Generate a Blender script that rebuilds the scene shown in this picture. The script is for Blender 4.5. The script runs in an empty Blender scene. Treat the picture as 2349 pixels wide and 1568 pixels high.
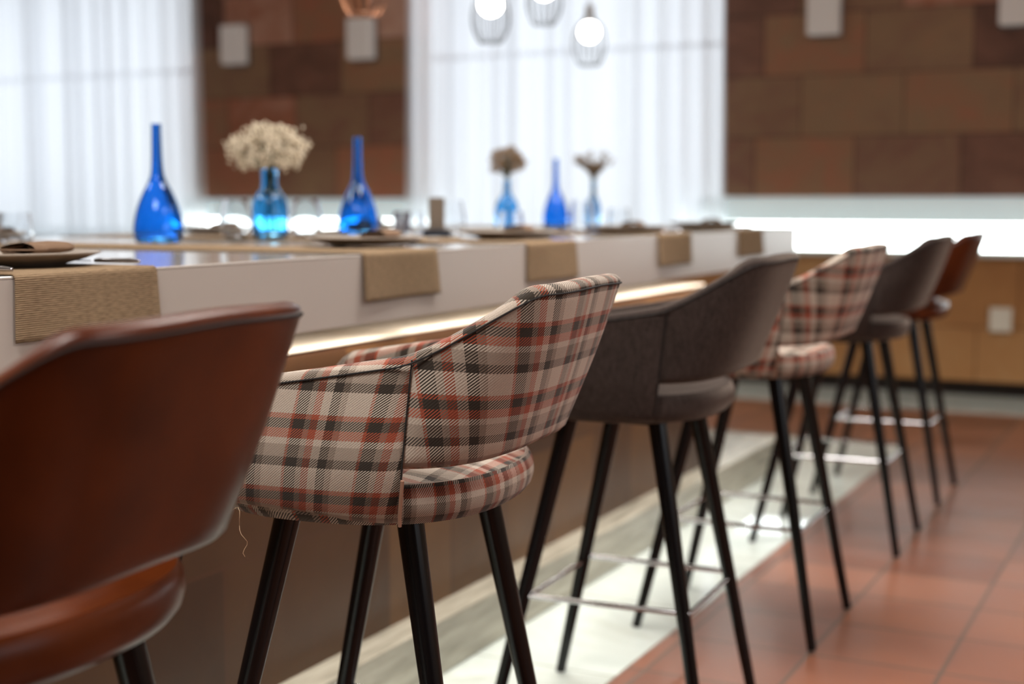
import bpy, bmesh, math, random
from mathutils import Vector, Matrix
C = bpy.context.scene.collection
PI = math.pi
R = math.radians
random.seed(7)

# ------------------------------------------------------------------ camera
F_PX, CAM_H = 3236.0, 1.12
PITCH, YAW = math.atan(324 / F_PX), R(26.4)
fw = Vector((-math.sin(YAW) * math.cos(PITCH), math.cos(YAW) * math.cos(PITCH), -math.sin(PITCH)))
rt = Vector((math.cos(YAW), math.sin(YAW), 0))
up = rt.cross(fw)
cd = bpy.data.cameras.new('camera')
cam = bpy.data.objects.new('camera', cd)
C.objects.link(cam)
m = Matrix((rt, up, -fw)).transposed().to_4x4()
m.translation = Vector((0, 0, CAM_H))
cam.matrix_world = m
cd.sensor_width = 36
cd.lens = 36 * F_PX / 2349
cd.clip_start = 0.05
cd.dof.use_dof = True
cd.dof.focus_distance = 1.90
cd.dof.aperture_fstop = 2.5
bpy.context.scene.camera = cam

# ------------------------------------------------------------------ world, exposure
sc = bpy.context.scene
sc.view_settings.view_transform = 'Standard'
sc.view_settings.look = 'None'
sc.view_settings.gamma = 1
sc.view_settings.use_curve_mapping = False
sc.view_settings.exposure = 0.0
sc.cycles.max_bounces = 14
sc.cycles.transmission_bounces = 12
sc.cycles.transparent_max_bounces = 16
sc.cycles.diffuse_bounces = 5
sc.cycles.caustics_reflective = False
sc.cycles.blur_glossy = 0.5
sc.cycles.sample_clamp_indirect = 4.0
w = bpy.data.worlds.new('world'); sc.world = w
w.use_nodes = True
nt = w.node_tree
bg = nt.nodes['Background']
sky = nt.nodes.new('ShaderNodeTexSky')
sky.sky_type = 'HOSEK_WILKIE'; sky.turbidity = 8; sky.sun_direction = (0.3, -0.6, 0.74)
mixw = nt.nodes.new('ShaderNodeMixRGB'); mixw.inputs[0].default_value = 0.85
mixw.inputs[2].default_value = (0.86, 0.93, 1.0, 1)
nt.links.new(sky.outputs[0], mixw.inputs[1]); nt.links.new(mixw.outputs[0], bg.inputs[0])
bg.inputs[1].default_value = 2.4

def area(name, loc, rot, sx, sy, power, color=(1, 1, 1), portal=False, spread=None):
    d = bpy.data.lights.new(name, 'AREA'); d.shape = 'RECTANGLE'; d.size = sx; d.size_y = sy
    d.energy = power; d.color = color
    if portal: d.cycles.is_portal = True
    if spread: d.spread = R(spread)
    o = bpy.data.objects.new(name, d); C.objects.link(o); o.location = loc; o.rotation_euler = rot
    return o

WALL_Y, CEIL, XL, XR, YF = 8.70, 3.3, -10.2, 3.4, -3.2
# daylight through the two curtained windows (portals) and added ceiling fill panels
area('daylight', (-8.6, WALL_Y + .35, 1.95), (R(-90), 0, 0), 2.9, 2.1, 1, portal=True)
area('daylight', (-3.94, WALL_Y + .35, 1.95), (R(-90), 0, 0), 1.95, 2.1, 1, portal=True)
area('daylight', (XR + .25, 1.2, 1.95), (0, R(90), 0), 1.35, 3.5, 1, portal=True)
# ceiling fill panels, added for soft light from above
PANELS = [(-1.2, 0.2), (-1.2, 3.6), (-4.6, 2.0), (-4.6, 5.4), (1.6, 2.0), (1.6, 5.6)]
for (x, y) in PANELS:
    area('ceiling_fill_light', (x, y, CEIL - .06), (0, 0, 0), 1.15, 1.15, 58, (1.0, .965, .92), spread=125)

# ------------------------------------------------------------------ materials
def srgb(r, g, b):
    f = lambda c: (c / 255 / 12.92) if c / 255 <= .04045 else ((c / 255 + .055) / 1.055) ** 2.4
    return (f(r), f(g), f(b), 1)

def mat(name, col=(.8, .8, .8, 1), rough=.5, metal=0., spec=.5, coat=0., trans=0., ior=1.45, emis=None, es=0, sheen=0.):
    m = bpy.data.materials.new(name); m.use_nodes = True
    p = m.node_tree.nodes['Principled BSDF']
    p.inputs['Base Color'].default_value = col
    p.inputs['Roughness'].default_value = rough
    p.inputs['Metallic'].default_value = metal
    p.inputs['Specular IOR Level'].default_value = spec
    p.inputs['Coat Weight'].default_value = coat
    p.inputs['Transmission Weight'].default_value = trans
    p.inputs['IOR'].default_value = ior
    p.inputs['Sheen Weight'].default_value = sheen
    if emis: p.inputs['Emission Color'].default_value = emis; p.inputs['Emission Strength'].default_value = es
    return m

class N:
    """tiny node helper"""
    def __init__(s, m): s.t = m.node_tree; s.p = s.t.nodes['Principled BSDF']
    def n(s, typ, **kw):
        x = s.t.nodes.new('ShaderNode' + typ)
        for k, v in kw.items(): setattr(x, k, v)
        return x
    def l(s, a, b): s.t.links.new(a, b)
    def math(s, op, a, b=None, c=None):
        x = s.n('Math', operation=op)
        for i, v in enumerate((a, b, c)):
            if v is None: continue
            if isinstance(v, (int, float)): x.inputs[i].default_value = v
            else: s.l(v, x.inputs[i])
        return x.outputs[0]
    def mix(s, f, a, b, typ='MIX'):
        x = s.n('MixRGB', blend_type=typ)
        for i, v in enumerate((f, a, b)):
            if isinstance(v, (int, float)): x.inputs[i].default_value = v
            elif isinstance(v, tuple): x.inputs[i].default_value = v
            else: s.l(v, x.inputs[i])
        return x.outputs[0]
    def coord(s, kind='Object'):
        return s.n('TexCoord').outputs[kind]
    def mapping(s, v, scale=(1, 1, 1), rot=(0, 0, 0), loc=(0, 0, 0)):
        x = s.n('Mapping'); s.l(v, x.inputs[0]); x.inputs['Scale'].default_value = scale
        x.inputs['Rotation'].default_value = rot; x.inputs['Location'].default_value = loc
        return x.outputs[0]
    def noise(s, v, scale=5, detail=3, rough=.5, dist=0):
        x = s.n('TexNoise'); s.l(v, x.inputs['Vector']); x.inputs['Scale'].default_value = scale
        x.inputs['Detail'].default_value = detail; x.inputs['Roughness'].default_value = rough
        x.inputs['Distortion'].default_value = dist
        return x.outputs['Fac']
    def ramp(s, f, stops, interp='LINEAR'):
        x = s.n('ValToRGB'); r = x.color_ramp; r.interpolation = interp
        while len(r.elements) < len(stops): r.elements.new(1.0)
        for e, (p, c) in zip(r.elements, stops): e.position = p; e.color = c
        s.l(f, x.inputs[0]); return x.outputs[0]
    def bump(s, h, strength=.3, dist=.01):
        x = s.n('Bump'); x.inputs['Strength'].default_value = strength; x.inputs['Distance'].default_value = dist
        s.l(h, x.inputs['Height']); s.l(x.outputs[0], s.p.inputs['Normal'])
    def color(s, v): s.l(v, s.p.inputs['Base Color'])

# --- plaid twill from UVs given in metres
def plaid():
    m = mat('plaid_twill', rough=.9, spec=.2, sheen=.18); g = N(m)
    LT, GR, DK, RD, RL = srgb(206, 190, 174), srgb(150, 134, 120), srgb(56, 48, 40), srgb(168, 82, 58), srgb(196, 130, 104)
    uv = g.coord('UV')
    sp = g.n('SeparateXYZ'); g.l(uv, sp.inputs[0]); u, v = sp.outputs[0], sp.outputs[1]
    def stripes(x, per, seq):
        fr = g.math('FRACT', g.math('DIVIDE', x, per))
        tot = sum(a for a, _ in seq); pos = 0; st = []
        for a, c in seq: st.append((pos / tot, c)); pos += a
        return g.ramp(fr, st, 'CONSTANT')
    warp = stripes(u, .106, [(4, RD), (17, DK), (8, GR), (11, RD), (12, LT), (13, DK), (9, GR), (32, LT)])
    weft = stripes(v, .104, [(5, RD), (14, DK), (7, RD), (32, LT), (13, DK), (18, GR), (9, LT), (8, RD)])
    tw = g.math('FRACT', g.math('MULTIPLY', g.math('SUBTRACT', u, v), 1 / .0042))
    msk = g.math('GREATER_THAN', tw, .5)
    # thread grain: fine break-up of each diagonal
    cu = g.math('FRACT', g.math('MULTIPLY', u, 1 / .0011)); cv = g.math('FRACT', g.math('MULTIPLY', v, 1 / .0011))
    col = g.mix(msk, warp, weft)
    gn = g.noise(g.mapping(uv, (1, 1, 1)), 700, 2)
    col = g.mix(g.math('MULTIPLY', gn, .55), col, (.02, .015, .012, 1), 'MIX')
    g.color(col)
    h = g.math('ADD', g.math('ABSOLUTE', g.math('SUBTRACT', tw, .5)), g.math('MULTIPLY', cu, .3))
    g.bump(h, .5, .0012)
    return m

def wool(name, c1, c2):
    m = mat(name, rough=.95, spec=.15, sheen=.42); g = N(m)
    g.p.inputs['Sheen Tint'].default_value = srgb(222, 204, 188); g.p.inputs['Sheen Roughness'].default_value = .4
    v = g.coord('Object')
    n1 = g.noise(v, 420, 3, .7); n2 = g.noise(g.mapping(v, (1, 1, .25)), 160, 2)
    f = g.math('ADD', g.math('MULTIPLY', n1, .7), g.math('MULTIPLY', n2, .3))
    g.color(g.ramp(f, [(.35, c1), (.62, c2)])); g.bump(n1, .4, .002)
    return m

def leather():
    m = mat('tan_leather', rough=.30, spec=.24, coat=.04); g = N(m)
    m.node_tree.nodes['Principled BSDF'].inputs['Coat Roughness'].default_value = .25
    v = g.coord('Object')
    n = g.noise(v, 9, 4); g.color(g.ramp(n, [(.3, srgb(60, 22, 4)), (.7, srgb(84, 36, 9))]))
    x = g.n('TexVoronoi'); g.l(v, x.inputs['Vector']); x.inputs['Scale'].default_value = 420
    g.bump(x.outputs['Distance'], .12, .001)
    return m

def blocks(name, cols, bw, bh, axes, mortar, rough=.45, msize=.006, noise_s=3.0, off=(0, 0), gloss_col=0.3):
    """stone blocks: axes picks the two object coordinates the courses run along"""
    m = mat(name, rough=rough, spec=.5); g = N(m)
    sp = g.n('SeparateXYZ'); g.l(g.coord('Object'), sp.inputs[0])
    a = g.math('ADD', sp.outputs[axes[0]], off[0]); b = g.math('ADD', sp.outputs[axes[1]], off[1])
    row = g.math('FLOOR', g.math('DIVIDE', b, bh))
    wn = g.n('TexWhiteNoise', noise_dimensions='1D'); g.l(row, wn.inputs['W'])
    a2 = g.math('DIVIDE', g.math('ADD', a, g.math('MULTIPLY', wn.outputs['Value'], bw)), bw)
    colid = g.math('FLOOR', a2)
    cb = g.n('CombineXYZ'); g.l(colid, cb.inputs[0]); g.l(row, cb.inputs[1])
    w2 = g.n('TexWhiteNoise', noise_dimensions='2D'); g.l(cb.outputs[0], w2.inputs['Vector'])
    n = g.noise(g.mapping(g.coord('Object'), (1, 1, 1.4)), noise_s, 5, .6, .8)
    f = g.math('ADD', g.math('MULTIPLY', w2.outputs['Value'], .72), g.math('MULTIPLY', g.math('SUBTRACT', n, .22), .5))
    k = len(cols)
    c = g.ramp(f, [(.12 + .76 * i / (k - 1), cc) for i, cc in enumerate(cols)])
    fa = g.math('FRACT', a2); fb = g.math('FRACT', g.math('DIVIDE', b, bh))
    ea = g.math('MULTIPLY', g.math('MINIMUM', fa, g.math('SUBTRACT', 1.0, fa)), bw)
    eb = g.math('MULTIPLY', g.math('MINIMUM', fb, g.math('SUBTRACT', 1.0, fb)), bh)
    e = g.math('LESS_THAN', g.math('MINIMUM', ea, eb), msize)
    g.color(g.mix(e, c, mortar))
    g.bump(g.math('SUBTRACT', g.math('MULTIPLY', n, .4), e), .35, .01)
    return m

M = {}
M['plaid'] = plaid()
M['grey_wool'] = wool('grey_wool', srgb(32, 26, 24), srgb(68, 57, 53))
M['leather'] = leather()
M['leg'] = mat('black_lacquered_wood', srgb(6, 6, 8), .22, spec=.4)
M['chrome'] = mat('chrome', srgb(205, 205, 208), .12, 1.0)
M['thread'] = mat('dark_thread', srgb(28, 24, 22), .8)
M['lthread'] = mat('pale_thread', srgb(190, 160, 130), .8)
M['zip'] = mat('zip_tape', srgb(150, 114, 94), .6)
M['under'] = mat('black_base_cloth', srgb(16, 15, 15), .9)
M['apron'] = mat('greige_counter', srgb(186, 176, 168), .38)
M['top'] = mat('polished_counter_top', srgb(196, 188, 180), .06, spec=.6)
M['led'] = mat('led_strip', (1, 1, 1, 1), .5, emis=(1, .9, .75, 1), es=3)
M['cap'] = mat('lit_top_stone', srgb(226, 214, 196), .3)  # pale colour stands in for light on the tops of the golden blocks
M['plinth'] = mat('plinth_stone', srgb(168, 152, 132), .25)
M['whitewall'] = mat('white_plaster', srgb(222, 222, 220), .8)
M['ceil'] = mat('ceiling_white', srgb(215, 212, 206), .9)
M['wallwarm'] = mat('warm_plaster', srgb(170, 150, 130), .85)
M['bandglow'] = mat('frosted_light_panel', (1, 1, 1, 1), .5, emis=(.93, .99, 1, 1), es=7.0)
M['lintel'] = mat('blue_grey_added_glow', srgb(224, 238, 240), .35, emis=(.80, .93, 1, 1), es=.22)  # weak emission added to brighten the upstand, which is no lamp
M['bench_top'] = mat('white_glass_top', srgb(228, 238, 234), .05, spec=.6)
M['dark'] = mat('recess_shade', srgb(30, 20, 14), .8)  # shadow at the counter foot put into the colour
M['white'] = mat('white_plastic', srgb(226, 222, 208), .4)
M['frame'] = mat('window_frame_grey', srgb(232, 234, 238), .5)
M['sconce'] = mat('sconce_shade', srgb(206, 198, 192), .6, emis=(1, .93, .88, 1), es=.10)
M['sconce_back'] = mat('sconce_back', srgb(70, 72, 76), .5)
M['runner'] = None
M['china'] = mat('grey_stoneware', srgb(150, 138, 126), .3)
M['napkin'] = mat('brown_napkin', srgb(122, 98, 80), .9, spec=.1)
M['napkin_dark'] = mat('napkin_roll_shade', srgb(66, 46, 34), .9, spec=.1)
M['steel'] = mat('steel', srgb(200, 200, 205), .15, 1.0)
M['blueglass'] = mat('cobalt_glass', (.07, .42, .92, 1), .01, trans=1.0, ior=1.45)
M['vaseglass'] = mat('pale_blue_glass', (.22, .60, .92, 1), .01, trans=1.0, ior=1.45)
M['glass'] = mat('clear_glass', (.97, .985, 1, 1), .0, trans=1.0, ior=1.45)
M['blossom'] = mat('cream_blossom', srgb(212, 200, 178), .8)
M['dryflower'] = mat('dry_blossom', srgb(150, 126, 100), .8)
M['stem'] = mat('green_stem', srgb(70, 74, 44), .8)
M['wire'] = mat('dark_wire', srgb(48, 46, 48), .4, .7)
M['copper'] = mat('copper_wire', srgb(170, 120, 92), .35, 1.0)
M['holder'] = mat('pale_metal', srgb(176, 176, 178), .4, .6)
M['bulb'] = mat('lit_bulb', (1, 1, 1, 1), .3, emis=(1, .97, .9, 1), es=14)
M['card'] = mat('taupe_card', srgb(116, 104, 92), .7)
M['cardbase'] = mat('black_card_base', srgb(26, 32, 44), .3)
M['panel_glow'] = mat('fill_panel_emitter', (1, 1, 1, 1), .5, emis=(1, .93, .85, 1), es=2.5)

# runner cloth: fine horizontal ribs
m_ = mat('woven_runner', rough=.9, spec=.1); g = N(m_)
sp = g.n('SeparateXYZ'); g.l(g.coord('UV'), sp.inputs[0])
rib = g.math('SINE', g.math('MULTIPLY', sp.outputs[1], 2 * PI / .0032))
nn = g.noise(g.mapping(g.coord('UV'), (1, 8, 1)), 60, 3)
ff = g.math('ADD', g.math('MULTIPLY', rib, .16), nn)
g.color(g.ramp(ff, [(.25, srgb(110, 90, 70)), (.75, srgb(158, 134, 106))])); g.bump(rib, .5, .001)
M['runner'] = m_

# stone claddings
M['clad'] = blocks('rust_stone_cladding', [srgb(98, 66, 54), srgb(132, 92, 76), srgb(148, 118, 90), srgb(166, 106, 80), srgb(206, 168, 150)],
                   .62, .37, (0, 2), srgb(70, 48, 36), rough=.5, off=(.1, .34), msize=.004)
M['bench'] = blocks('golden_stone_front', [srgb(148, 100, 58), srgb(172, 124, 76), srgb(186, 146, 100), srgb(162, 112, 64)],
                    .52, .40, (0, 2), srgb(110, 72, 42), rough=.45, off=(.37, .0), msize=.004)
M['body'] = blocks('counter_stone_front', [srgb(60, 39, 25), srgb(78, 52, 31), srgb(104, 72, 42)],
                   .30, .385, (1, 2), srgb(74, 48, 32), rough=.35, off=(.10, -.035), msize=.004, noise_s=4)

# terracotta floor
m_ = mat('terracotta_tiles', rough=.3, spec=.45); g = N(m_)
sp = g.n('SeparateXYZ'); g.l(g.coord('Object'), sp.inputs[0])
ax = g.math('DIVIDE', g.math('ADD', sp.outputs[0], .857 + 9.6), .32); by = g.math('DIVIDE', g.math('ADD', sp.outputs[1], 9.0 - 3.184 + .236), .2948)
fa, fb = g.math('FRACT', ax), g.math('FRACT', by)
ea = g.math('MULTIPLY', g.math('MINIMUM', fa, g.math('SUBTRACT', 1., fa)), .32)
eb = g.math('MULTIPLY', g.math('MINIMUM', fb, g.math('SUBTRACT', 1., fb)), .2948)
e = g.math('LESS_THAN', g.math('MINIMUM', ea, eb), .0055)
cb = g.n('CombineXYZ'); g.l(g.math('FLOOR', ax), cb.inputs[0]); g.l(g.math('FLOOR', by), cb.inputs[1])
wn = g.n('TexWhiteNoise', noise_dimensions='2D'); g.l(cb.outputs[0], wn.inputs['Vector'])
n = g.noise(g.coord('Object'), 6, 5, .6)
f = g.math('ADD', g.math('MULTIPLY', wn.outputs['Value'], .45), g.math('MULTIPLY', n, .55))
c = g.ramp(f, [(.2, srgb(102, 62, 46)), (.55, srgb(122, 77, 58)), (.85, srgb(138, 91, 69))])
g.color(g.mix(e, c, srgb(92, 74, 64)))
g.l(g.ramp(g.math('ADD', n, g.math('MULTIPLY', e, .6)), [(.3, (.30, .30, .30, 1)), (1, (.42, .42, .42, 1))]), g.p.inputs['Roughness'])
g.bump(g.math('SUBTRACT', g.math('MULTIPLY', n, .2), e), .2, .004)
M['tile'] = m_

# polished pale marble
m_ = mat('pale_marble', rough=.04, spec=.6); g = N(m_)
n = g.noise(g.coord('Object'), 2.2, 6, .6, 1.5)
sp = g.n('SeparateXYZ'); g.l(g.coord('Object'), sp.inputs[0])
fy = g.math('FRACT', g.math('DIVIDE', sp.outputs[1], .6)); jy = g.math('LESS_THAN', fy, .008)
c = g.ramp(n, [(.3, srgb(186, 194, 188)), (.5, srgb(202, 210, 204)), (.7, srgb(180, 184, 174))])
g.color(g.mix(jy, c, srgb(140, 136, 124)))
M['marble'] = m_

# wood-toned plinth with streaks
m_ = M['plinth']; g = N(m_)
n = g.noise(g.mapping(g.coord('Object'), (6, .9, 9)), 4, 4, .6)
g.color(g.ramp(n, [(.3, srgb(134, 128, 114)), (.7, srgb(180, 174, 158))]))

# sheer curtain
m_ = bpy.data.materials.new('sheer_voile'); m_.use_nodes = True; t = m_.node_tree; t.nodes.clear()
o_ = t.nodes.new('ShaderNodeOutputMaterial'); d_ = t.nodes.new('ShaderNodeBsdfDiffuse'); tl = t.nodes.new('ShaderNodeBsdfTranslucent')
tp = t.nodes.new('ShaderNodeBsdfTransparent'); a1 = t.nodes.new('ShaderNodeMixShader'); a2 = t.nodes.new('ShaderNodeMixShader')
d_.inputs[0].default_value = (.86, .87, .9, 1); tl.inputs[0].default_value = (.89, .90, .92, 1)
a1.inputs[0].default_value = .56; a2.inputs[0].default_value = .14
t.links.new(d_.outputs[0], a1.inputs[1]); t.links.new(tl.outputs[0], a1.inputs[2])
t.links.new(a1.outputs[0], a2.inputs[1]); t.links.new(tp.outputs[0], a2.inputs[2]); t.links.new(a2.outputs[0], o_.inputs[0])
M['voile'] = m_

# ------------------------------------------------------------------ mesh helpers
class MB:
    def __init__(s): s.v = []; s.f = []; s.uv = []
    def add(s, vs, fs, uvs=None):
        k = len(s.v); s.v += [tuple(x) for x in vs]; s.f += [tuple(i + k for i in f) for f in fs]
        s.uv += list(uvs) if uvs else [(0, 0)] * len(vs)
    def box(s, x0, x1, y0, y1, z0, z1):
        vs = [(x, y, z) for x in (x0, x1) for y in (y0, y1) for z in (z0, z1)]
        s.add(vs, [(0, 1, 3, 2), (4, 6, 7, 5), (0, 4, 5, 1), (2, 3, 7, 6), (0, 2, 6, 4), (1, 5, 7, 3)])
        return s
    def lathe(s, prof, cx=0, cy=0, n=40, cap=True):
        """prof: list of (r, z) from bottom up"""
        vs = []; fs = []
        for (r, z) in prof:
            for i in range(n):
                a = 2 * PI * i / n; vs.append((cx + r * math.cos(a), cy + r * math.sin(a), z))
        for j in range(len(prof) - 1):
            for i in range(n):
                i2 = (i + 1) % n
                fs.append((j * n + i, j * n + i2, (j + 1) * n + i2, (j + 1) * n + i))
        if cap:
            fs.append(tuple(reversed(range(n)))); fs.append(tuple((len(prof) - 1) * n + i for i in range(n)))
        s.add(vs, fs); return s
    def tube(s, pts, r, n=10, closed=False):
        pts = [Vector(p) for p in pts]; L = len(pts); rs = r if isinstance(r, (list, tuple)) else [r] * L
        vs = []; fs = []; prev = None
        for i, p in enumerate(pts):
            if closed: d = pts[(i + 1) % L] - pts[i - 1]
            else: d = pts[min(i + 1, L - 1)] - pts[max(i - 1, 0)]
            d.normalize()
            ref = prev if prev is not None else (Vector((0, 0, 1)) if abs(d.z) < .9 else Vector((1, 0, 0)))
            a = ref - d * ref.dot(d)
            if a.length < 1e-6: a = d.orthogonal()
            a.normalize(); prev = a; b = d.cross(a)
            for k in range(n):
                t_ = 2 * PI * k / n; vs.append(p + (a * math.cos(t_) + b * math.sin(t_)) * rs[i])
        for i in range(L if closed else L - 1):
            j = (i + 1) % L
            for k in range(n):
                k2 = (k + 1) % n; fs.append((i * n + k, i * n + k2, j * n + k2, j * n + k))
        if not closed:
            fs.append(tuple(reversed(range(n)))); fs.append(tuple((L - 1) * n + k for k in range(n)))
        s.add(vs, fs); return s
    def sphere(s, c, r, u=10, v=7, sq=(1, 1, 1)):
        vs = []; fs = []
        for j in range(v + 1):
            ph = PI * j / v
            for i in range(u):
                a = 2 * PI * i / u
                vs.append((c[0] + r * sq[0] * math.sin(ph) * math.cos(a), c[1] + r * sq[1] * math.sin(ph) * math.sin(a), c[2] + r * sq[2] * math.cos(ph)))
        for j in range(v):
            for i in range(u):
                i2 = (i + 1) % u; fs.append((j * u + i, (j + 1) * u + i, (j + 1) * u + i2, j * u + i2))
        s.add(vs, fs); return s
    def build(s, name, m, parent=None, smooth=True, bevel=0, seg=3, subsurf=0):
        me = bpy.data.meshes.new(name); me.from_pydata(s.v, [], s.f); me.update()
        uvl = me.uv_layers.new(name='UVMap')
        for lp in me.loops: uvl.data[lp.index].uv = s.uv[lp.vertex_index]
        bm = bmesh.new(); bm.from_mesh(me); bmesh.ops.remove_doubles(bm, verts=bm.verts, dist=1e-6)
        bmesh.ops.recalc_face_normals(bm, faces=bm.faces); bm.to_mesh(me); bm.free()
        o = bpy.data.objects.new(name, me); C.objects.link(o)
        if m: me.materials.append(m)
        if smooth:
            for p in me.polygons: p.use_smooth = True
            try: me.set_sharp_from_angle(angle=R(42))
            except Exception: pass
        if bevel:
            b = o.modifiers.new('bevel', 'BEVEL'); b.width = bevel; b.segments = seg; b.limit_method = 'ANGLE'; b.angle_limit = R(35)
        if subsurf:
            q = o.modifiers.new('sub', 'SUBSURF'); q.levels = subsurf; q.render_levels = subsurf
        if parent: o.parent = parent
        return o

def tag(o, label, cat, group=None, kind=None):
    o['label'] = label; o['category'] = cat
    if group: o['group'] = group
    if kind: o['kind'] = kind
    return o
def thing(name, label, cat, loc=(0, 0, 0), rz=0, group=None):
    o = bpy.data.objects.new(name, None); C.objects.link(o); o.location = loc; o.rotation_euler = (0, 0, rz)
    o.empty_display_size = .05
    return tag(o, label, cat, group)
def struct(name, mb, m, label=None, parent=None, **kw):
    o = mb.build(name, m, parent, **kw)
    if not parent: o['kind'] = 'structure'
    if label and not parent: o['label'] = label
    return o
def kids(o): return [x for x in bpy.data.objects if x.parent == o]
def dup(o, parent=None):
    ch = kids(o); c = o.copy(); C.objects.link(c)
    if parent: c.parent = parent
    for k in ch: dup(k, c)
    return c
def place(o, loc, rz, label):
    o.location = loc; o.rotation_euler = (0, 0, rz); o['label'] = label; return o

# ------------------------------------------------------------------ the room
struct('floor', MB().box(XL, XR, YF, WALL_Y + .3, -.06, 0), M['tile'], 'terracotta tiled floor', smooth=False)
struct('trim_1', MB().box(-4.6, -1.22, -1.5, 6.55, -.01, .004), M['marble'], 'pale polished marble border under the counter', smooth=False)
struct('trim_2', MB().box(XL, XR, 7.72, 8.45, -.01, .004), M['marble'], 'pale marble strip along the back bench', smooth=False)
struct('ceiling', MB().box(XL, XR, YF, WALL_Y + .5, CEIL, CEIL + .1), M['ceil'], 'white ceiling', smooth=False)
struct('wall_left', MB().box(XL - .15, XL, YF, WALL_Y + .5, 0, CEIL), M['whitewall'], 'left wall', smooth=False)
wr = MB(); RY0, RY1, RZ0, RZ1 = -.6, 3.0, 1.25, 2.65
wr.box(XR, XR + .15, YF, RY0, 0, CEIL).box(XR, XR + .15, RY1, WALL_Y + .5, 0, CEIL).box(XR, XR + .15, RY0, RY1, 0, RZ0).box(XR, XR + .15, RY0, RY1, RZ1, CEIL)
struct('wall_right', wr, M['wallwarm'], 'right wall with a wide window', smooth=False)
wf = MB()
for yy in (RY0, RY0 + 1.18, RY0 + 2.36, RY1 - .06): wf.box(XR + .04, XR + .10, yy, yy + .06, RZ0, RZ1)
wf.box(XR + .04, XR + .10, RY0, RY1, RZ0, RZ0 + .06).box(XR + .04, XR + .10, RY0, RY1, RZ1 - .06, RZ1)
struct('window_3', wf, M['frame'], 'wide window in the right wall', smooth=False)
struct('wall_front', MB().box(XL, XR, YF - .15, YF, 0, CEIL), M['wallwarm'], 'wall behind the viewer', smooth=False)
# back wall with two window openings
WY0, WY1 = WALL_Y + .15, WALL_Y + .45
W1 = (-10.05, -7.05); W2 = (-5.48, -2.82); WZ0, WZ1 = .84, 3.0
wb = MB()
wb.box(XL, XR, WY0, WY1, 0, WZ0).box(XL, XR, WY0, WY1, WZ1, CEIL)
wb.box(XL, W1[0], WY0, WY1, WZ0, WZ1).box(W1[1], W2[0], WY0, WY1, WZ0, WZ1).box(W2[1], XR, WY0, WY1, WZ0, WZ1)
struct('wall_back', wb, M['whitewall'], 'white back wall with two large windows', smooth=False)
for i, (a, b, mull) in enumerate(((W1[0], W1[1], (.34, .67)), (W2[0], W2[1], (.36, .72)))):
    fr = MB(); t_ = .02; y0, y1 = WY0 + .22, WY0 + .27
    fr.box(a, b, y0, y1, WZ0, WZ0 + .06).box(a, b, y0, y1, WZ1 - .06, WZ1).box(a, a + .06, y0, y1, WZ0, WZ1).box(b - .06, b, y0, y1, WZ0, WZ1)
    for mm in mull: fr.box(a + (b - a) * mm - t_, a + (b - a) * mm + t_, y0, y1, WZ0, WZ1)
    fr.box(a, b, y0, y1, 2.13, 2.165)
    wo = struct(f'window_{i+1}', fr, M['frame'], ['left window frame behind the sheer curtain', 'right window frame behind the sheer curtain'][i], smooth=False)
# stone cladding panels hung in front of the wall
CY0, CY1 = 8.60, WY0
struct('wall_cladding', MB().box(-6.97, -5.03, CY0, CY1, 1.137, CEIL), M['clad'], 'rust-brown stone cladding between the two curtains', smooth=False)
struct('wall_cladding', MB().box(-2.80, XR, CY0, CY1, 1.145, CEIL), M['clad'], 'rust-brown stone cladding right of the curtain', smooth=False)

# ------------------------------------------------------------------ curtains
def curtain(x0, x1, z0, z1, label, seed):
    rnd = random.Random(seed); mb = MB(); nx = int((x1 - x0) / .012); nz = 14
    ph = rnd.random() * 6; vs = []; fs = []
    k = [rnd.uniform(.6, 1.4) for _ in range(60)]
    acc = 0; xs = []
    for i in range(nx + 1):
        x = x0 + (x1 - x0) * i / nx
        fr_ = 1 / .15 * (1 + .35 * math.sin(x * 3.1 + ph) + .2 * math.sin(x * 7.7))
        acc += fr_ * (x1 - x0) / nx * 2 * PI
        xs.append((x, acc))
    for j in range(nz + 1):
        zz = z0 + (z1 - z0) * j / nz
        for (x, a) in xs:
            u = (x - x0) / (x1 - x0)
            amp = .040 * (1 + .5 * math.sin(a * .31 + ph)); sway = .012 * math.sin(zz * 2 + a * .2)
            flare = .045 * (1 - (zz - z0) / (z1 - z0)) * (2 * u - 1)
            vs.append((x + flare * (1 if u > .5 else 1) * abs(2 * u - 1) * .9 + .008 * math.sin(a * 2), 8.545 + amp * math.sin(a) + sway * .3, zz))
    n1 = len(xs)
    for j in range(nz):
        for i in range(n1 - 1): fs.append((j * n1 + i, j * n1 + i + 1, (j + 1) * n1 + i + 1, (j + 1) * n1 + i))
    mb.add(vs, fs)
    return tag(mb.build('sheer_curtain', M['voile']), label, 'curtain', 'sheer white curtains at the back windows')
curtain(-10.1, -6.86, .836, 3.2, 'wide sheer white curtain hanging behind the single tall blue bottle', 3)
curtain(-5.05, -2.80, .836, 3.2, 'sheer white curtain hanging behind the wire pendants', 11)
tr = MB()
tag(MB().box(-10.15, XR, 8.50, 8.59, 3.2, 3.235).build('curtain_rail', M['white'], smooth=False), 'white curtain rail just below the ceiling', 'rail')

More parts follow.
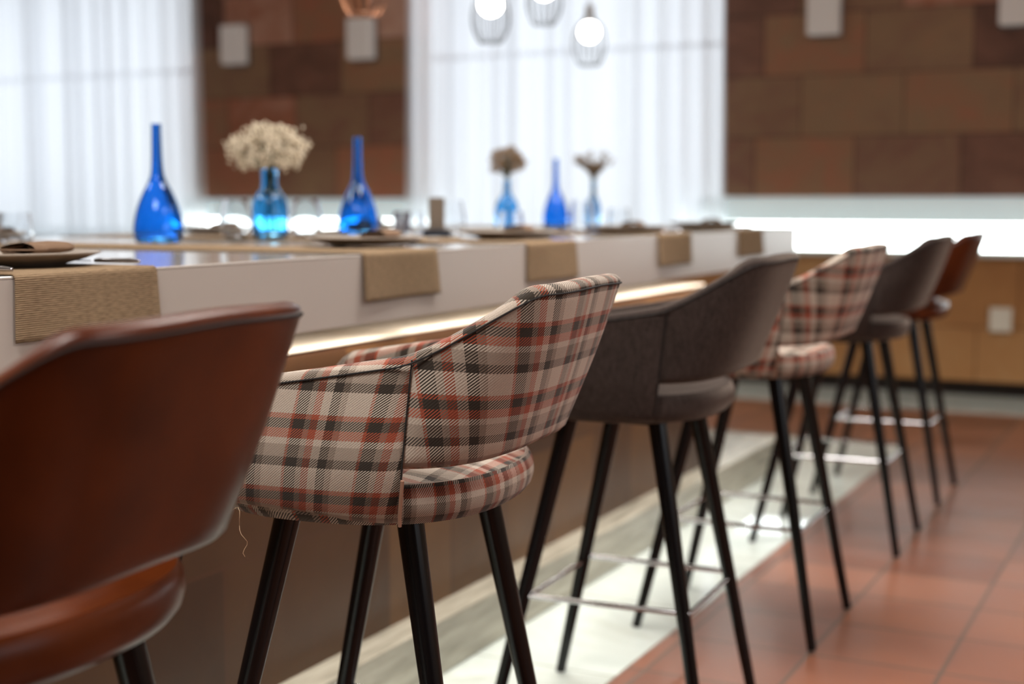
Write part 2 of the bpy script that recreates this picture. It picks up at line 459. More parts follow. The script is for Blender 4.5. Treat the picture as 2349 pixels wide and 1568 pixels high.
# ------------------------------------------------------------------ bench / counter along the back wall
b = thing('back_counter', 'long golden stone counter with a white glowing top against the back wall', 'counter', (0, 8.4, 0))
b0 = (0, -8.4, 0)
def bpart(mb, name, m, **kw):
    o = mb.build(name, m, b, **kw); o.location = b0; return o
bpart(MB().box(-10.1, XR - .05, 8.37, 8.50, .09, .80), 'stone_front', M['bench'], smooth=False)
bpart(MB().box(-10.1, XR - .05, 8.42, 8.50, 0, .09), 'toe_kick', M['dark'], smooth=False)
bpart(MB().box(-10.1, XR - .05, 8.33, 8.84, .80, .832), 'counter_top', M['bench_top'], smooth=False, bevel=.004)
for a_, b_ in ((-7.0, -5.02), (-2.86, XR - .05)):
    lp = bpart(MB().box(a_, b_, 8.66, 8.80, .835, .985), 'light_panel', M['bandglow'], smooth=False); lp['label'] = 'glowing white strip'
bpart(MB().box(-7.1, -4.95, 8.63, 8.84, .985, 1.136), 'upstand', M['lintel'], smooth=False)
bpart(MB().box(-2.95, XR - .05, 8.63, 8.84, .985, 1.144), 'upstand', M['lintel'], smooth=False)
s = thing('wall_socket', 'cream wall socket on the golden stone front of the back counter', 'socket', (-1.06, 8.362, .45))
MB().box(-.06, .06, -.008, .006, -.068, .068).build('plate', M['white'], s, bevel=.004)
MB().lathe([(.03, -.004), (.03, .004)], n=24).build('outlet', mat('cream_insert', srgb(200, 194, 160), .5), s).rotation_euler = (R(90), 0, 0)
kids(s)[-1].location = (0, -.011, 0)

# ------------------------------------------------------------------ long bar counter
TX0, TX1, TY0, TY1 = -3.2, -1.60, -1.2, 5.95
AP0, AP1 = .862, 1.005
t_ = thing('bar_counter', 'long greige bar counter with polished top on a golden stone base', 'counter', (-2.4, 2.4, 0))
off = (2.4, -2.4, 0)
def tpart(mb, name, m, **kw):
    o = mb.build(name, m, t_, **kw); o.location = off; return o
tpart(MB().box(TX0, TX1, TY0, TY1, AP1 - .002, AP1 + .003), 'polished_top', M['top'], smooth=False, bevel=.002)
ap = MB()
ap.box(TX0, TX1, TY0, TY1, AP0 + .03, AP1 - .002)
ap.box(TX1 - .014, TX1, TY0, TY1, AP0, AP0 + .03).box(TX0, TX0 + .03, TY0, TY1, AP0, AP0 + .03)
ap.box(TX0 + .03, TX1 - .03, TY1 - .03, TY1, AP0, AP0 + .03)
tpart(ap, 'apron', M['apron'], smooth=False)
BX = -1.67
tpart(MB().box(-3.05, BX, TY0 + .1, 4.95, .135, .8105), 'stone_base', M['body'], smooth=False)
# individual cap stones
cp = MB(); y = TY0 + .1; rr = random.Random(5)
while y < 4.9:
    y2 = min(y + .30, 4.95); cp.box(-3.05, BX + .001 + rr.uniform(0, .003), y + .002, y2 - .002, .8105, .8175 + rr.uniform(-.0015, .0015)); y = y2
tpart(cp, 'cap_stones', M['cap'], smooth=False, bevel=.002)
tpart(MB().box(-3.12, -1.59, TY0 + .05, 5.72, .004, .137), 'plinth', M['plinth'], smooth=False, bevel=.004)
led = MB().box(TX1 - .040, TX1 - .022, TY0 + .1, TY1 - .1, AP0 + .018, AP0 + .029)
l_ = tpart(led, 'light_strip', M['led'], smooth=False); l_['label'] = 'glowing strip under the counter edge'
for yy in (.2, 1.9, 3.6, 5.1):
    area('counter_strip_light', (TX1 - .031, yy, AP0 + .016), (0, 0, 0), .016, 1.6, 5.0, (1, .94, .86))

# ------------------------------------------------------------------ stools
HW, XF = .250, -.235    # half width, front x of the sides
def sstep(a, b, x):
    t = max(0, min(1, (x - a) / (b - a))); return t * t * (3 - 2 * t)
# plan outlines at the bottom (z .69) and at the top (z 1.0), sharing one parameter s = signed arc length
def outline_pts(a, b, p, xf, n=90):
    half = []
    for i in range(n + 1):
        t = PI / 2 * i / n
        half.append((a * abs(math.cos(t)) ** (2 / p), b * abs(math.sin(t)) ** (2 / p)))
    # resample evenly so both outlines share parameters sensibly
    for i in range(1, 31): half.append((xf * i / 30, b))
    L = [0]
    for q, r in zip(half, half[1:]): L.append(L[-1] + math.dist(q, r))
    K = 200; out = []; j = 0
    for k in range(K + 1):
        d = L[-1] * k / K
        while j < len(L) - 2 and L[j + 1] < d: j += 1
        u = (d - L[j]) / max(1e-9, L[j + 1] - L[j])
        out.append((half[j][0] + (half[j + 1][0] - half[j][0]) * u, half[j][1] + (half[j + 1][1] - half[j][1]) * u))
    return out, L[-1]
OB, LT = outline_pts(.240, HW, 2.6, XF)
OT, _ = outline_pts(.342, HW - .004, 3.8, XF)
def plan(s, z=.69):
    a = min(abs(s), LT) / LT * 200; i = min(199, int(a)); u = a - i
    f = max(0, min(1.1, (z - .70) / .30)) ** 1.15 * (1 - .75 * sstep(.17, .33, abs(s)))
    g_ = lambda O: (O[i][0] + (O[i + 1][0] - O[i][0]) * u, O[i][1] + (O[i + 1][1] - O[i][1]) * u)
    p, q = g_(OB), g_(OT)
    return p[0] + (q[0] - p[0]) * f, math.copysign(p[1] + (q[1] - p[1]) * f, s if s else 1) * (1 if s else 0)
def plan_n(s, z=.69):
    e = .006; a = plan(max(-LT, s - e), z); b = plan(min(LT, s + e), z)
    dx, dy = b[0] - a[0], b[1] - a[1]; l = math.hypot(dx, dy) or 1
    return dy / l, -dx / l
S_SEAM = min((abs(plan(LT * k / 400)[0] - .134), LT * k / 400) for k in range(401))[1]
TALL = [0.0]
def z_top(s):
    a = abs(s); x = plan(s, .9)[0]
    arm = .893 + .16 * max(-.2, min(x, .17)) - .05 * sstep(LT - .07, LT, a)
    return arm + (1.010 + TALL[0] - arm) * (1 - sstep(.14, S_SEAM + .015, a)) + .004 * (1 - sstep(0, .16, a))
def lean(s, z):
    return -.016 * max(0, (.77 - z) / .08) ** 1.5
def shell(mb, s0, s1, zb, ns, vscale=1, uoff=0, voff=0, th=.042, skew=0, bulge=.006):
    """closed padded band between plan parameters s0..s1; zb(s) = lower edge"""
    prof = []   # (depth 0 outer..1 inner, height fraction 0..1)
    r = .16
    for i in range(15): prof.append((0, .05 + .90 * i / 14))
    for k in range(1, 6): a = PI * k / 6; prof.append((.5 - .5 * math.cos(a), .95 + .05 * math.sin(a)))
    for i in range(9): prof.append((1, .95 - .90 * i / 8))
    for k in range(1, 5): a = PI * k / 5; prof.append((.5 + .5 * math.cos(a), .05 - .05 * math.sin(a)))
    npf = len(prof); vs = []; uv = []; fs = []
    for i in range(ns + 1):
        t = i / ns; s = s0 + (s1 - s0) * t; z0, z1 = zb(s), z_top(s)
        ed = min(1, min(abs(s - s0), abs(abs(s) - S_SEAM)) / .022) ** .6
        acc = 0; last = None
        for (d, h) in prof:
            hh = h
            if h > .95: z = z1 - .012 + (h - .95) / .05 * .012
            elif h < .05: z = z0 + .012 - (.05 - h) / .05 * .012
            else: z = z0 + .012 + (z1 - z0 - .024) * (h - .05) / .9
            x, y = plan(s, z); nx, ny = plan_n(s, z)
            o_ = lean(s, z) + ((bulge * ed * math.sin(PI * min(1, max(0, h))) + .004 * (ed - 1)) if d == 0 else .004 * (ed - 1) * (1 - d))
            q = (x + nx * (o_ - d * th), y + ny * (o_ - d * th), z)
            if last is not None: acc += math.dist(q, last)
            last = q
            vs.append(q); uv.append((s + uoff + skew * (z - .8), z0 + acc * vscale + voff + (0 if True else 0)))
    for i in range(ns):
        for k in range(npf):
            k2 = (k + 1) % npf; fs.append((i * npf + k, (i + 1) * npf + k, (i + 1) * npf + k2, i * npf + k2))
    fs.append(tuple(range(npf))); fs.append(tuple(reversed([ns * npf + k for k in range(npf)])))
    mb.add(vs, fs, uv)
def surf(s, z, o=0.0):
    x, y = plan(s, z); nx, ny = plan_n(s, z); q = lean(s, z) + o
    return (x + nx * q, y + ny * q, z)

def seat_mesh():
    mb = MB(); n = 72; ring = []
    def outline(k, grow):
        a = 2 * PI * k / n; ca, sa = math.cos(a), math.sin(a)
        ex = 2 / 2.45
        x = math.copysign(abs(ca) ** ex, ca); y = math.copysign(abs(sa) ** ex, sa)
        xx = x * (.216 + grow) if x > 0 else x * (.232 + grow)
        return xx, y * (.236 + grow * 1.0)
    prof = [(-.09, .676), (-.03, .678), (-.012, .682), (-.002, .694), (.002, .708), (.001, .724), (-.003, .734), (-.006, .738), (-.012, .7415), (-.03, .746), (-.06, .750), (-.12, .753), (-.20, .754)]
    vs = []; uv = []; fs = []
    for j, (gr, z) in enumerate(prof):
        for k in range(n + 1):
            x, y = outline(k % n, gr); zz = z - (.006 * (1 if z > .74 else 0)) * max(0, x / .22) ** 2 * 1.2
            vs.append((x, y, zz))
            if z <= .7395: uv.append((k / n * 1.55 + .02, z))
            else: uv.append((y + .11, x + .33))
    for j in range(len(prof) - 1):
        for k in range(n): fs.append((j * (n + 1) + k, j * (n + 1) + k + 1, (j + 1) * (n + 1) + k + 1, (j + 1) * (n + 1) + k))
    fs.append(tuple(reversed(range(n)))); fs.append(tuple((len(prof) - 1) * (n + 1) + k for k in range(n)))
    mb.add(vs, fs, uv); return mb

LEG_T = {'f': (-.073, .150), 'r': (.107, .137)}; LEG_B = {'f': (-.234, .205), 'r': (.234, .205)}
def leg_at(e, sy, z):
    (x1, y1), (x0, y0) = LEG_T[e], LEG_B[e]; t = z / .69
    return Vector((x0 + (x1 - x0) * t, sy * (y0 + (y1 - y0) * t), z))
def make_stool(kind, label, loc, rz, tall=0.0, group='upholstered bar stools in a row along the counter'):
    m = {'plaid': M['plaid'], 'grey': M['grey_wool'], 'leather': M['leather']}[kind]
    TALL[0] = tall
    t = thing('bar_stool', label, 'bar stool', loc, rz, group)
    seat_mesh().build('seat', m, t)
    sh = MB(); shell(sh, -S_SEAM, S_SEAM, lambda s: .768 + .012 * sstep(0, S_SEAM, abs(s)) * -1 + .006, 72, uoff=.03, skew=.22)
    bk = sh.build('backrest', m, t)
    pip = MB(); pts = [surf(-S_SEAM + 2 * S_SEAM * i / 60, z_top(-S_SEAM + 2 * S_SEAM * i / 60) - .013, .0022) for i in range(61)]
    pip.tube(pts, .0013, 6); pip.build('seam', M['thread'], bk)
    for sg in (-1, 1):
        am = MB()
        shell(am, sg * S_SEAM, sg * LT, lambda s: .683 + .02 * sstep(S_SEAM, LT, abs(s)), 28, uoff=.0, voff=.031, skew=-.20 * sg * -1)
        ar = am.build('armrest', m, t)
        pp = MB(); pts = [surf(sg * (S_SEAM + (LT - .02 - S_SEAM) * i / 24), z_top(sg * (S_SEAM + (LT - .02 - S_SEAM) * i / 24)) - .013, .0022) for i in range(25)]
        pp.tube(pts, .0013, 6)
        pts = [surf(sg * S_SEAM, .70 + (.912 - .70) * i / 20, -.0015) for i in range(21)]
        pp.tube(pts, .0012, 6); pp.build('seam', M['thread'], ar)
        if kind == 'plaid':
            zp = MB().tube([surf(sg * (S_SEAM - .002), .684 + .066 * i / 8, .003) for i in range(9)], .0028, 6)
            zp.build('zip', M['zip'], ar)
    base = MB(); base.box(-.15, .12, -.15, .15, .668, .682)
    base.build('base_board', M['under'], t, bevel=.01)
    for e in 'fr':
        for sy in (-1, 1):
            top = leg_at(e, sy, .69); bot = leg_at(e, sy, .004)
            MB().tube([bot, leg_at(e, sy, .03), top], [.0115, .012, .0195], 20).build('leg', M['leg'], t)
    z = .285
    cs = {('f', -1): 0, ('f', 1): 0, ('r', 1): 0, ('r', -1): 0}
    A, B, D, E_ = leg_at('f', -1, z), leg_at('f', 1, z), leg_at('r', 1, z), leg_at('r', -1, z)
    fr = MB()
    for p, q, dz in ((A, B, 0), (B, D, .012), (D, E_, 0), (E_, A, .012)):
        d = (q - p).normalized(); fr.tube([p - d * .012 + Vector((0, 0, dz)), q + d * .012 + Vector((0, 0, dz))], .0058, 10)
    fr.build('footrest', M['chrome'], t)
    return t
ST = [
 ('leather', (-1.138, .996, 0), .07, 'tan leather bar stool with a high curved back, its seat edge cut by the frame'),
 ('plaid', (-1.113, 1.802, 0), .096, 'red, brown and cream plaid bar stool standing sharp beside the tan leather one'),
 ('grey', (-1.108, 2.79, 0), .052, 'grey-brown wool bar stool with chrome footrest directly behind the sharp plaid stool'),
 ('plaid', (-1.09, 3.602, 0), .019, 'blurred plaid bar stool between the two grey wool stools'),
 ('grey', (-1.09, 4.639, 0), .026, 'grey wool bar stool standing between the blurred plaid stool and the last leather stool'),
 ('leather', (-1.106, 5.489, 0), .014, 'tan leather bar stool at the far end of the row near the back counter'),
]
first = {}; stools = []
for kind, loc, rz, label in ST:
    if kind not in first:
        o = make_stool(kind, label, loc, rz, .009 if kind == 'leather' else 0); first[kind] = o
    elif kind == 'leather':
        o = make_stool(kind, label, loc, rz, -.008)
    else:
        o = dup(first[kind]); place(o, loc, rz, label)
    stools.append(o)
# loose thread under the plaid shell
th = MB(); rr = random.Random(2)
th.tube([(-.10 + .004 * math.sin(i * .9) + .0012 * i, -.252 + .003 * math.cos(i * 1.3), .700 - .0052 * i) for i in range(14)], .0004, 4)
th.tube([(-.10 - .003 * i, -.252, .700 - .0016 * i) for i in range(7)], .0004, 4)
x_ = th.build('loose_thread', M['lthread'], stools[1])

# ------------------------------------------------------------------ runners
RZ = AP1 + .0035
def runner(yc, wd, hang, label):
    """cloth strip lying across the whole counter and hanging down at both edges"""
    mb = MB(); path = []
    zt = RZ + .0012; z0 = zt - .008
    for i in range(9): path.append((TX0 - .004, z0 - .10 + .10 * i / 8))
    for k in range(1, 7):
        a = PI / 2 * k / 6; path.append((TX0 + .004 - .008 * math.cos(a), z0 + .008 * math.sin(a)))
    for i in range(1, 24): path.append((TX0 + .004 + (TX1 - TX0 - .008) * i / 24, zt))
    for k in range(0, 7):
        a = PI / 2 * k / 6; path.append((TX1 - .004 + .008 * math.sin(a), z0 + .008 * math.cos(a)))
    for i in range(1, 13): path.append((TX1 + .004, z0 - hang * i / 12))
    ny = 16; vs = []; uv = []; fs = []; acc = 0; last = None
    for j, (x, z) in enumerate(path):
        if last: acc += math.dist((x, z), last)
        last = (x, z); sg = 1 if x > -2.4 else -1; k = max(0, z0 - z) / hang
        for i in range(ny + 1):
            u = i / ny; y = yc - wd / 2 + wd * u + .010 * k * (u - .3)
            vs.append((x + sg * .0035 * k * (1 + math.sin(u * 5 + yc * 3)), y, z)); uv.append((y, acc))
    for j in range(len(path) - 1):
        for i in range(ny): fs.append((j * (ny + 1) + i, j * (ny + 1) + i + 1, (j + 1) * (ny + 1) + i + 1, (j + 1) * (ny + 1) + i))
    mb.add(vs, fs, uv); o = mb.build('table_runner', M['runner'])
    q = o.modifiers.new('thick', 'SOLIDIFY'); q.thickness = .0016; q.offset = 1
    return tag(o, label, 'table runner', 'woven brown runners laid across the counter')
RUN = [1.708, 2.67, 3.46, 4.43, 5.28]
def ztop(y): return AP1 + (.0078 if any(abs(y - r_) < .19 for r_ in RUN) else .0040)
RL = ['brown woven runner hanging behind the near tan leather stool, its ribs visible',
      'brown runner hanging over the counter edge left of the sharp plaid stool back',
      'brown runner on the counter edge just above the sharp plaid stool back',
      'small blurred brown runner on the counter edge left of the grey stool top',
      'last blurred brown runner at the far end of the counter edge']
for y_, l__ in zip(RUN, RL): runner(y_, .315, .094, l__)

# ------------------------------------------------------------------ tableware
def plate_mesh(r=.14):
    return MB().lathe([(.0, .0), (r * .55, .0), (r * .6, .004), (r * .82, .012), (r, .021), (r * 1.003, .0235), (r * .985, .0245), (r * .80, .0165), (r * .62, .009), (0, .008)], n=56, cap=False)
def napkin_mesh():
    mb = MB(); vs = []; fs = []; n = 15; m_ = 10
    # rolled cloth, a flattened spiral with open end
    for layer, (rx, rz_) in enumerate(((.036, .0105), (.029, .008), (.021, .0055))):
        pts = []
        k0 = len(mb.v); vs = []; fs = []
        for j in range(n):
            y = -.095 + .19 * j / (n - 1); sc_ = 1 + .18 * math.sin(j * .7 + layer); sh = .004 * math.sin(j * .9)
            for k in range(m_ * 2):
                a = 2 * PI * k / (m_ * 2)
                vs.append((rx * sc_ * math.cos(a) + sh, y + (.003 * layer), .011 + rz_ * math.sin(a) * (1 + .15 * math.sin(2 * a + j * .5))))
        K = m_ * 2
        for j in range(n - 1):
            for k in range(K): fs.append((j * K + k, j * K + (k + 1) % K, (j + 1) * K + (k + 1) % K, (j + 1) * K + k))
        mb.add(vs, fs)
    return mb
def setting(i, x, y, rz, near=True):
    pass
plates = []
SP = [(1.75, 'grey stoneware plate nearest the camera side, on the first brown runner'),
      (2.85, 'grey plate on the second runner in front of the second blue bottle'),
      (3.60, 'grey plate on the third runner in front of the round flower vase'),
      (4.48, 'dark blurred plate on the counter right of the slim flower vase'),
      (5.32, 'dark blurred plate at the far end of the counter by the curtain edge')]
NP = ['folded brown napkin lying on the nearest plate', 'brown napkin on the plate in front of the second blue bottle', 'brown napkin on the plate in front of the round flower vase',
      'brown napkin on the plate right of the slim flower vase', 'brown napkin on the plate at the far end of the counter']
pl0 = None; nk0 = None
def put_plate(x, y, lp_, ln_, rz=0.0, grp='grey plates laid along the counter'):
    global pl0, nk0
    if pl0 is None:
        p = plate_mesh().build('plate', M['china']); pl0 = p
        nk = thing('napkin', '', 'napkin'); c_ = napkin_mesh().build('fold', M['napkin'], nk)
        MB().tube([(-.03, 0.0, .020), (0, 0, .026), (.03, 0, .020), (.036, 0, .012)], .004, 8).build('tie', M['napkin'], nk)
        MB().lathe([(.030, -.0005), (.030, .0005)], n=24).build('opening_shade', M['napkin_dark'], nk)  # dark disc painted in for the shade inside the open roll
        k_ = kids(nk)[-1]; k_.location = (0, -.0935, .011); k_.rotation_euler = (R(90), 0, 0); k_.scale = (1.05, .29, 1)
        nk0 = nk
    else:
        p = pl0.copy(); C.objects.link(p); nk = dup(nk0)
    z = RZ + .003 + (.0 if True else 0)
    p.location = (x, y, z); tag(p, lp_, 'plate', grp)
    nk.location = (x + .02, y + .035, z + .0165); nk.scale = (.9, .68, 1.05); nk.rotation_euler = (0, 0, rz); tag(nk, ln_, 'napkin', 'brown napkins on the plates')
for (y_, l__), l2 in zip(SP, NP): put_plate(-1.80, y_, l__, l2, R(14))
put_plate(-2.96, 3.75, 'plate on the far side of the counter left of the flower vase', 'brown napkin on the far side plate left of the flower vase', R(20))
put_plate(-2.96, 2.75, 'plate on the far side of the counter behind the near tumbler', 'brown napkin on the far side plate behind the near tumbler', R(70))
put_plate(-2.96, 4.65, 'plate on the far side of the counter behind the second blue bottle', 'brown napkin on the far side plate behind the second blue bottle', R(10))

def knife():
    mb = MB(); mb.tube([(0, 0, .004), (0, .02, .005), (0, .09, .0045), (0, .10, .004)], [.003, .0052, .0042, .0035], 10)
    mb.box(-.0085, .0085, .10, .20, .003, .0048); mb.box(-.006, .0085, .20, .212, .003, .0048); return mb
def fork():
    mb = MB(); mb.tube([(0, 0, .004), (0, .02, .005), (0, .09, .004), (0, .125, .006)], [.003, .0045, .003, .003], 10)
    mb.box(-.011, .011, .125, .15, .004, .0065)
    for k in range(4): mb.box(-.011 + k * .0064, -.0085 + k * .0064, .15, .195, .004, .006)
    return mb
kn0 = knife().build('knife', M['steel'], bevel=.001); fk0 = fork().build('fork', M['steel'], bevel=.0008)
for i, (y_, nm) in enumerate(((1.72, 'the nearest plate'), (2.75, 'the plate before the second blue bottle'), (3.52, 'the plate before the round flower vase'), (4.42, 'the plate right of the slim flower vase'), (5.26, 'the far end plate'))):
    k_ = kn0 if i == 0 else kn0.copy(); f_ = fk0 if i == 0 else fk0.copy()
    if i: C.objects.link(k_); C.objects.link(f_)
    k_.location = (-1.64, y_ + .155 if i == 0 else y_ + .19, RZ + .004); k_.rotation_euler = (0, 0, R(90)); f_.location = (-1.62, y_ - .15 if i == 0 else y_ - .02, RZ + .004); f_.rotation_euler = (0, 0, R(90))
    tag(k_, 'steel knife lying right of ' + nm, 'knife', 'steel knives beside the plates'); tag(f_, 'steel fork lying left of ' + nm, 'fork', 'steel forks beside the plates')

# --- bottles and vases (hollow glass)
def hollow(prof, wall, zb=.006, n=48):
    """outer profile bottom-up, then the inner wall back down"""
    out = [(0, prof[0][1])] + prof
    inner = [(max(.0015, r - wall), z) for (r, z) in reversed(prof) if z > prof[0][1] + zb]
    inner = inner + [(max(.001, inner[-1][0] * .6), prof[0][1] + zb * 1.0 + .001), (0, prof[0][1] + zb * 1.6)]
    return MB().lathe(out + inner, n=n, cap=False)
BP = [(.050, .0), (.059, .004), (.0625, .012), (.0645, .028), (.0640, .045), (.0600, .070), (.0535, .095), (.0440, .120), (.0330, .143), (.0240, .160), (.0180, .176), (.0155, .195), (.0140, .225), (.0130, .265), (.0125, .300), (.0135, .306), (.0132, .309)]
def smooth_prof(P, k=4):
    out = []
    for i in range(len(P) - 1):
        p0 = P[max(0, i - 1)]; p1 = P[i]; p2 = P[i + 1]; p3 = P[min(len(P) - 1, i + 2)]
        for j in range(k):
            t = j / k
            f = lambda a, b, c, d: .5 * (2 * b + (c - a) * t + (2 * a - 5 * b + 4 * c - d) * t * t + (3 * b - a - 3 * c + d) * t ** 3)
            out.append((f(p0[0], p1[0], p2[0], p3[0]), f(p0[1], p1[1], p2[1], p3[1])))
    out.append(P[-1]); return out
bt = hollow(smooth_prof(BP, 3), .0035, .012).build('blue_bottle', M['blueglass'])
bl = [((-2.47, 2.90), 1.0, 'tall cobalt blue glass bottle standing alone against the wide curtain'),
      ((-2.43, 3.80), 1.0, 'tall cobalt blue bottle in front of the brown stone cladding'),
      ((-2.43, 5.30), .90, 'small looking blue bottle between the two slim vases of dry flowers')]
for i, ((x, y), k, l__) in enumerate(bl):
    o = bt if i == 0 else bt.copy()
    if i: C.objects.link(o)
    o.location = (x, y, ztop(y)); o.scale = (k * (.92 if i == 2 else 1), k * (.92 if i == 2 else 1), k)
    tag(o, l__, 'bottle', 'cobalt blue bottles on the counter')
VP = [(.040, 0), (.047, .003), (.052, .015), (.053, .05), (.052, .085), (.047, .11), (.036, .128), (.026, .142), (.023, .160), (.024, .190), (.026, .197)]
VP2 = [(.036, 0), (.043, .003), (.046, .015), (.047, .05), (.045, .085), (.036, .112), (.022, .130), (.0145, .15), (.0135, .170), (.0145, .186), (.0155, .190)]
VP3 = [(.020, 0), (.026, .003), (.029, .02), (.030, .06), (.028, .09), (.020, .115), (.012, .135), (.0105, .155), (.0115, .186), (.0125, .192)]
def vase(prof, x, y, label):
    o = hollow(smooth_prof(prof, 3), .003, .010).build('flower_vase', M['vaseglass'])
    o.location = (x, y, ztop(y))
    return tag(o, label, 'vase', 'pale blue glass vases on the counter')
vase(VP, -2.435, 3.34, 'wide pale blue glass vase holding the big cream bouquet')
vase(VP2, -2.50, 4.99, 'pale blue vase with the round brown dry bouquet')
vase(VP3, -2.36, 5.53, 'slim pale blue vase with the wispy dry bouquet')
def bouquet(x, y, zneck, rx, rz_, zc, nb, mflower, size, seed, label, wisp=False):
    rr = random.Random(seed); t = thing('dried_flowers', label, 'flowers', (x, y, AP1 + .012), 0, 'dried flower bouquets in the vases')
    st = MB(); bl_ = MB(); heads = []
    for i in range(nb):
        while True:
            a = rr.uniform(0, 2 * PI); u = rr.uniform(-.55, 1); q = math.sqrt(1 - min(1, u * u)) if u > 0 else 1 - .35 * abs(u)
            rad = rx * (q if not wisp else rr.uniform(.1, 1.05)) * rr.uniform(.75, 1.05) * rr.choice((1, 1.08, .7))
            break
        hz = zc + rz_ * u * rr.uniform(.8, 1.05)
        if wisp: hz = zneck + .015 + (zc + rz_ - zneck - .015) * min(1.05, (rad / rx) ** .8 * rr.uniform(.55, 1.1))
        heads.append((rad * math.cos(a), rad * math.sin(a), hz))
    for i, h in enumerate(heads):
        if i % 2 == 0 or wisp:
            s0 = (rr.uniform(-.008, .008), rr.uniform(-.008, .008), zneck)
            st.tube([s0, (h[0] * .35, h[1] * .35, zneck + (h[2] - zneck) * .55), h], .0009, 4)
        for k in range(7):
            bl_.sphere((h[0] + rr.gauss(0, size * 1.5), h[1] + rr.gauss(0, size * 1.5), h[2] + rr.gauss(0, size * 1.3)), size * rr.uniform(.45, 1), 6, 4)
    for i in range(10):
        a = rr.uniform(0, 6.3); b_ = .018 if rx > .08 else .007
        st.tube([(b_ * math.cos(a), b_ * math.sin(a), .012), (b_ * .4 * math.cos(a + 2), b_ * .4 * math.sin(a + 2), zneck)], .0014, 5)
    st.build('stems', M['stem'], t); o = bl_.build('blossoms', mflower, t); o['kind'] = 'stuff'
    return t
bouquet(-2.435, 3.34, .19, .112, .074, .240, 190, M['blossom'], .0060, 4, 'large cream dried bouquet in the wide pale blue vase')
bouquet(-2.50, 4.99, .190, .068, .058, .252, 190, M['dryflower'], .0042, 5, 'round brown dried bouquet in the vase left of the small blue bottle')
bouquet(-2.36, 5.53, .190, .085, .055, .252, 120, M['dryflower'], .0040, 6, 'wispy brown dried bouquet in the slim vase right of the small blue bottle', wisp=True)

# --- drinking glasses
TP = [(.026, 0), (.036, .002), (.042, .012), (.0435, .026), (.041, .05), (.037, .078)]
WP = [(.020, 0), (.030, .002), (.042, .014), (.048, .034), (.047, .058), (.042, .085), (.036, .112)]
tg = hollow(smooth_prof(TP, 3), .0026, .010).build('tumbler', M['glass'])
wg = hollow(smooth_prof(WP, 3), .0020, .006).build('stemless_glass', M['glass'])
GL = [(tg, -2.67, 2.60, 'clear tumbler standing behind the nearest plate'),
      (wg, -2.58, 3.37, 'stemless clear wine glass left of the wide flower vase'),
      (wg, -2.43, 3.51, 'stemless clear wine glass right of the wide flower vase'),
      (tg, -2.27, 3.86, 'clear tumbler between the second blue bottle and the taupe menu card'),
      (wg, -2.25, 4.08, 'clear wine glass beside the taupe menu card'),
      (tg, -2.05, 4.12, 'clear tumbler in front of the curtain left of the round dry bouquet'),
      (tg, -2.07, 5.10, 'clear tumbler right of the slim flower vase'),
      (wg, -2.05, 4.70, 'clear wine glass in front of the slim flower vase'),
      (wg, -2.85, 3.93, 'clear wine glass on the far side behind the wide flower vase')]
seen = set()
for (src, x, y, l__) in GL:
    if src.name in seen: o = src.copy(); C.objects.link(o)
    else: o = src; seen.add(src.name)
    o.location = (x, y, ztop(y))
    tag(o, l__, 'glass', 'clear drinking glasses on the counter')
# --- menu card on its small stand
cd_ = thing('menu_card', 'taupe menu card on a small black stand beside a wine glass', 'menu card', (-2.10, 3.72, RZ + .003), R(30))
MB().box(-.042, .042, -.035, .035, 0, .022).build('stand', M['cardbase'], cd_, bevel=.003)
MB().box(-.024, .024, -.003, .003, .018, .118).build('card', M['card'], cd_, bevel=.001)
c2 = thing('menu_card', 'small dark grey card on the counter left of the taupe menu card', 'menu card', (-2.52, 4.22, AP1 + .004), R(20))
MB().box(-.03, .03, -.02, .02, 0, .010).build('stand', M['cardbase'], c2, bevel=.003)
MB().box(-.03, .03, -.002, .002, .010, .075).build('card', mat('dark_grey_card', srgb(92, 92, 104), .6), c2, bevel=.001)

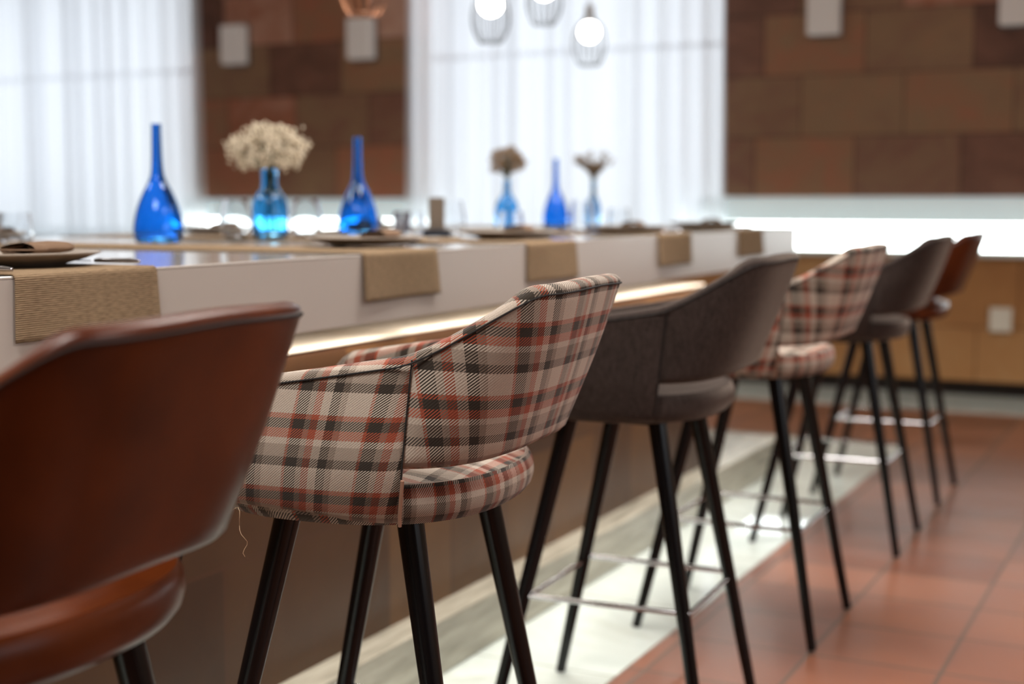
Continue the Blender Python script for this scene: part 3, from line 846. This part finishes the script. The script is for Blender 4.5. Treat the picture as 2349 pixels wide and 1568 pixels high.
# ------------------------------------------------------------------ pendants
def pendant(x, y, zb, wire_m, label, bulb=True, rad=.07):
    t = thing('wire_pendant', label, 'pendant lamp', (x, y, zb), 0, 'wire cage pendants over the counter')
    mb = MB(); n = 16; H_ = .20
    for i in range(n):
        a = 2 * PI * i / n
        pts = []
        for k in range(13):
            u = k / 12; r_ = rad * (.62 + .38 * math.sin(PI * min(1, u * 1.35) ** .8)) if u < .74 else rad * (1.0 - (u - .74) / .26 * .72)
            r_ = rad * (.60 + .42 * math.sin(PI * u ** .85)) * (1 if u < .8 else 1 - (u - .8) * 3.2)
            pts.append((r_ * math.cos(a), r_ * math.sin(a), H_ * u))
        mb.tube(pts, .0016, 5)
    ring = lambda r_, z, w_: mb.tube([(r_ * math.cos(2 * PI * i / 32), r_ * math.sin(2 * PI * i / 32), z) for i in range(32)], w_, 6, closed=True)
    ring(rad * .60, 0, .0022); ring(rad * .36, H_, .0022)
    mb.build('cage', wire_m, t)
    MB().lathe([(.010, H_ + .05), (.018, H_ + .045), (.020, H_ - .005), (.014, H_ - .02)], n=20).build('lamp_holder', M['holder'], t)
    MB().tube([(0, 0, H_ + .045), (0, 0, CEIL - zb - .03)], .003, 8).build('cord', M['holder'], t)
    MB().lathe([(.05, CEIL - zb - .03), (.055, CEIL - zb - .02), (.055, CEIL - zb)], n=28).build('ceiling_rose', M['wire'], t)
    if bulb:
        MB().sphere((0, 0, H_ - .062), .044, 20, 14).build('bulb', M['bulb'], t)
    return t
pendant(-2.40, 3.80, 1.695, M['copper'], 'copper wire pendant in front of the stone cladding', rad=.085)
pendant(-2.40, 4.66, 1.695, M['wire'], 'wire pendant at the left of the three before the curtain')
pendant(-2.40, 5.12, 1.81, M['wire'], 'wire pendant highest of the three before the curtain')
pendant(-2.40, 5.57, 1.69, M['wire'], 'wire pendant hanging lowest before the curtain')

# ------------------------------------------------------------------ wall sconces
def sconce(xc, z0, label):
    t = thing('wall_sconce', label, 'wall lamp', (xc, CY0, z0), 0, 'pale box sconces on the stone cladding')
    MB().box(-.100, .100, -.02, 0, .01, .31).build('back_plate', M['sconce_back'], t, bevel=.003)
    MB().box(-.095, .095, -.11, -.02, .02, .30).build('shade', M['sconce'], t, bevel=.008)
sconce(-6.52, 2.10, 'pale box sconce on the cladding beside the wide curtain')
sconce(-5.42, 2.09, 'pale box sconce below the copper wire pendant')
sconce(-2.15, 2.09, 'pale box sconce on the cladding just right of the curtain')
sconce(-1.05, 2.09, 'pale box sconce at the upper right corner of the picture')

# ------------------------------------------------------------------ added ceiling fill panels
for i, (x, y) in enumerate(PANELS):
    o = MB().box(x - .6, x + .6, y - .6, y + .6, CEIL - .04, CEIL).build('ceiling_fill_panel', M['panel_glow'], smooth=False)
    tag(o, 'added square white ceiling fill panel ' + ['above the near end of the bar counter', 'above the middle of the stool row', 'over the left part of the room near the viewer', 'over the left part of the room by the windows', 'over the right part of the room near the side window', 'over the right part of the room by the back counter'][i], 'ceiling lamp', 'added square ceiling fill panels')
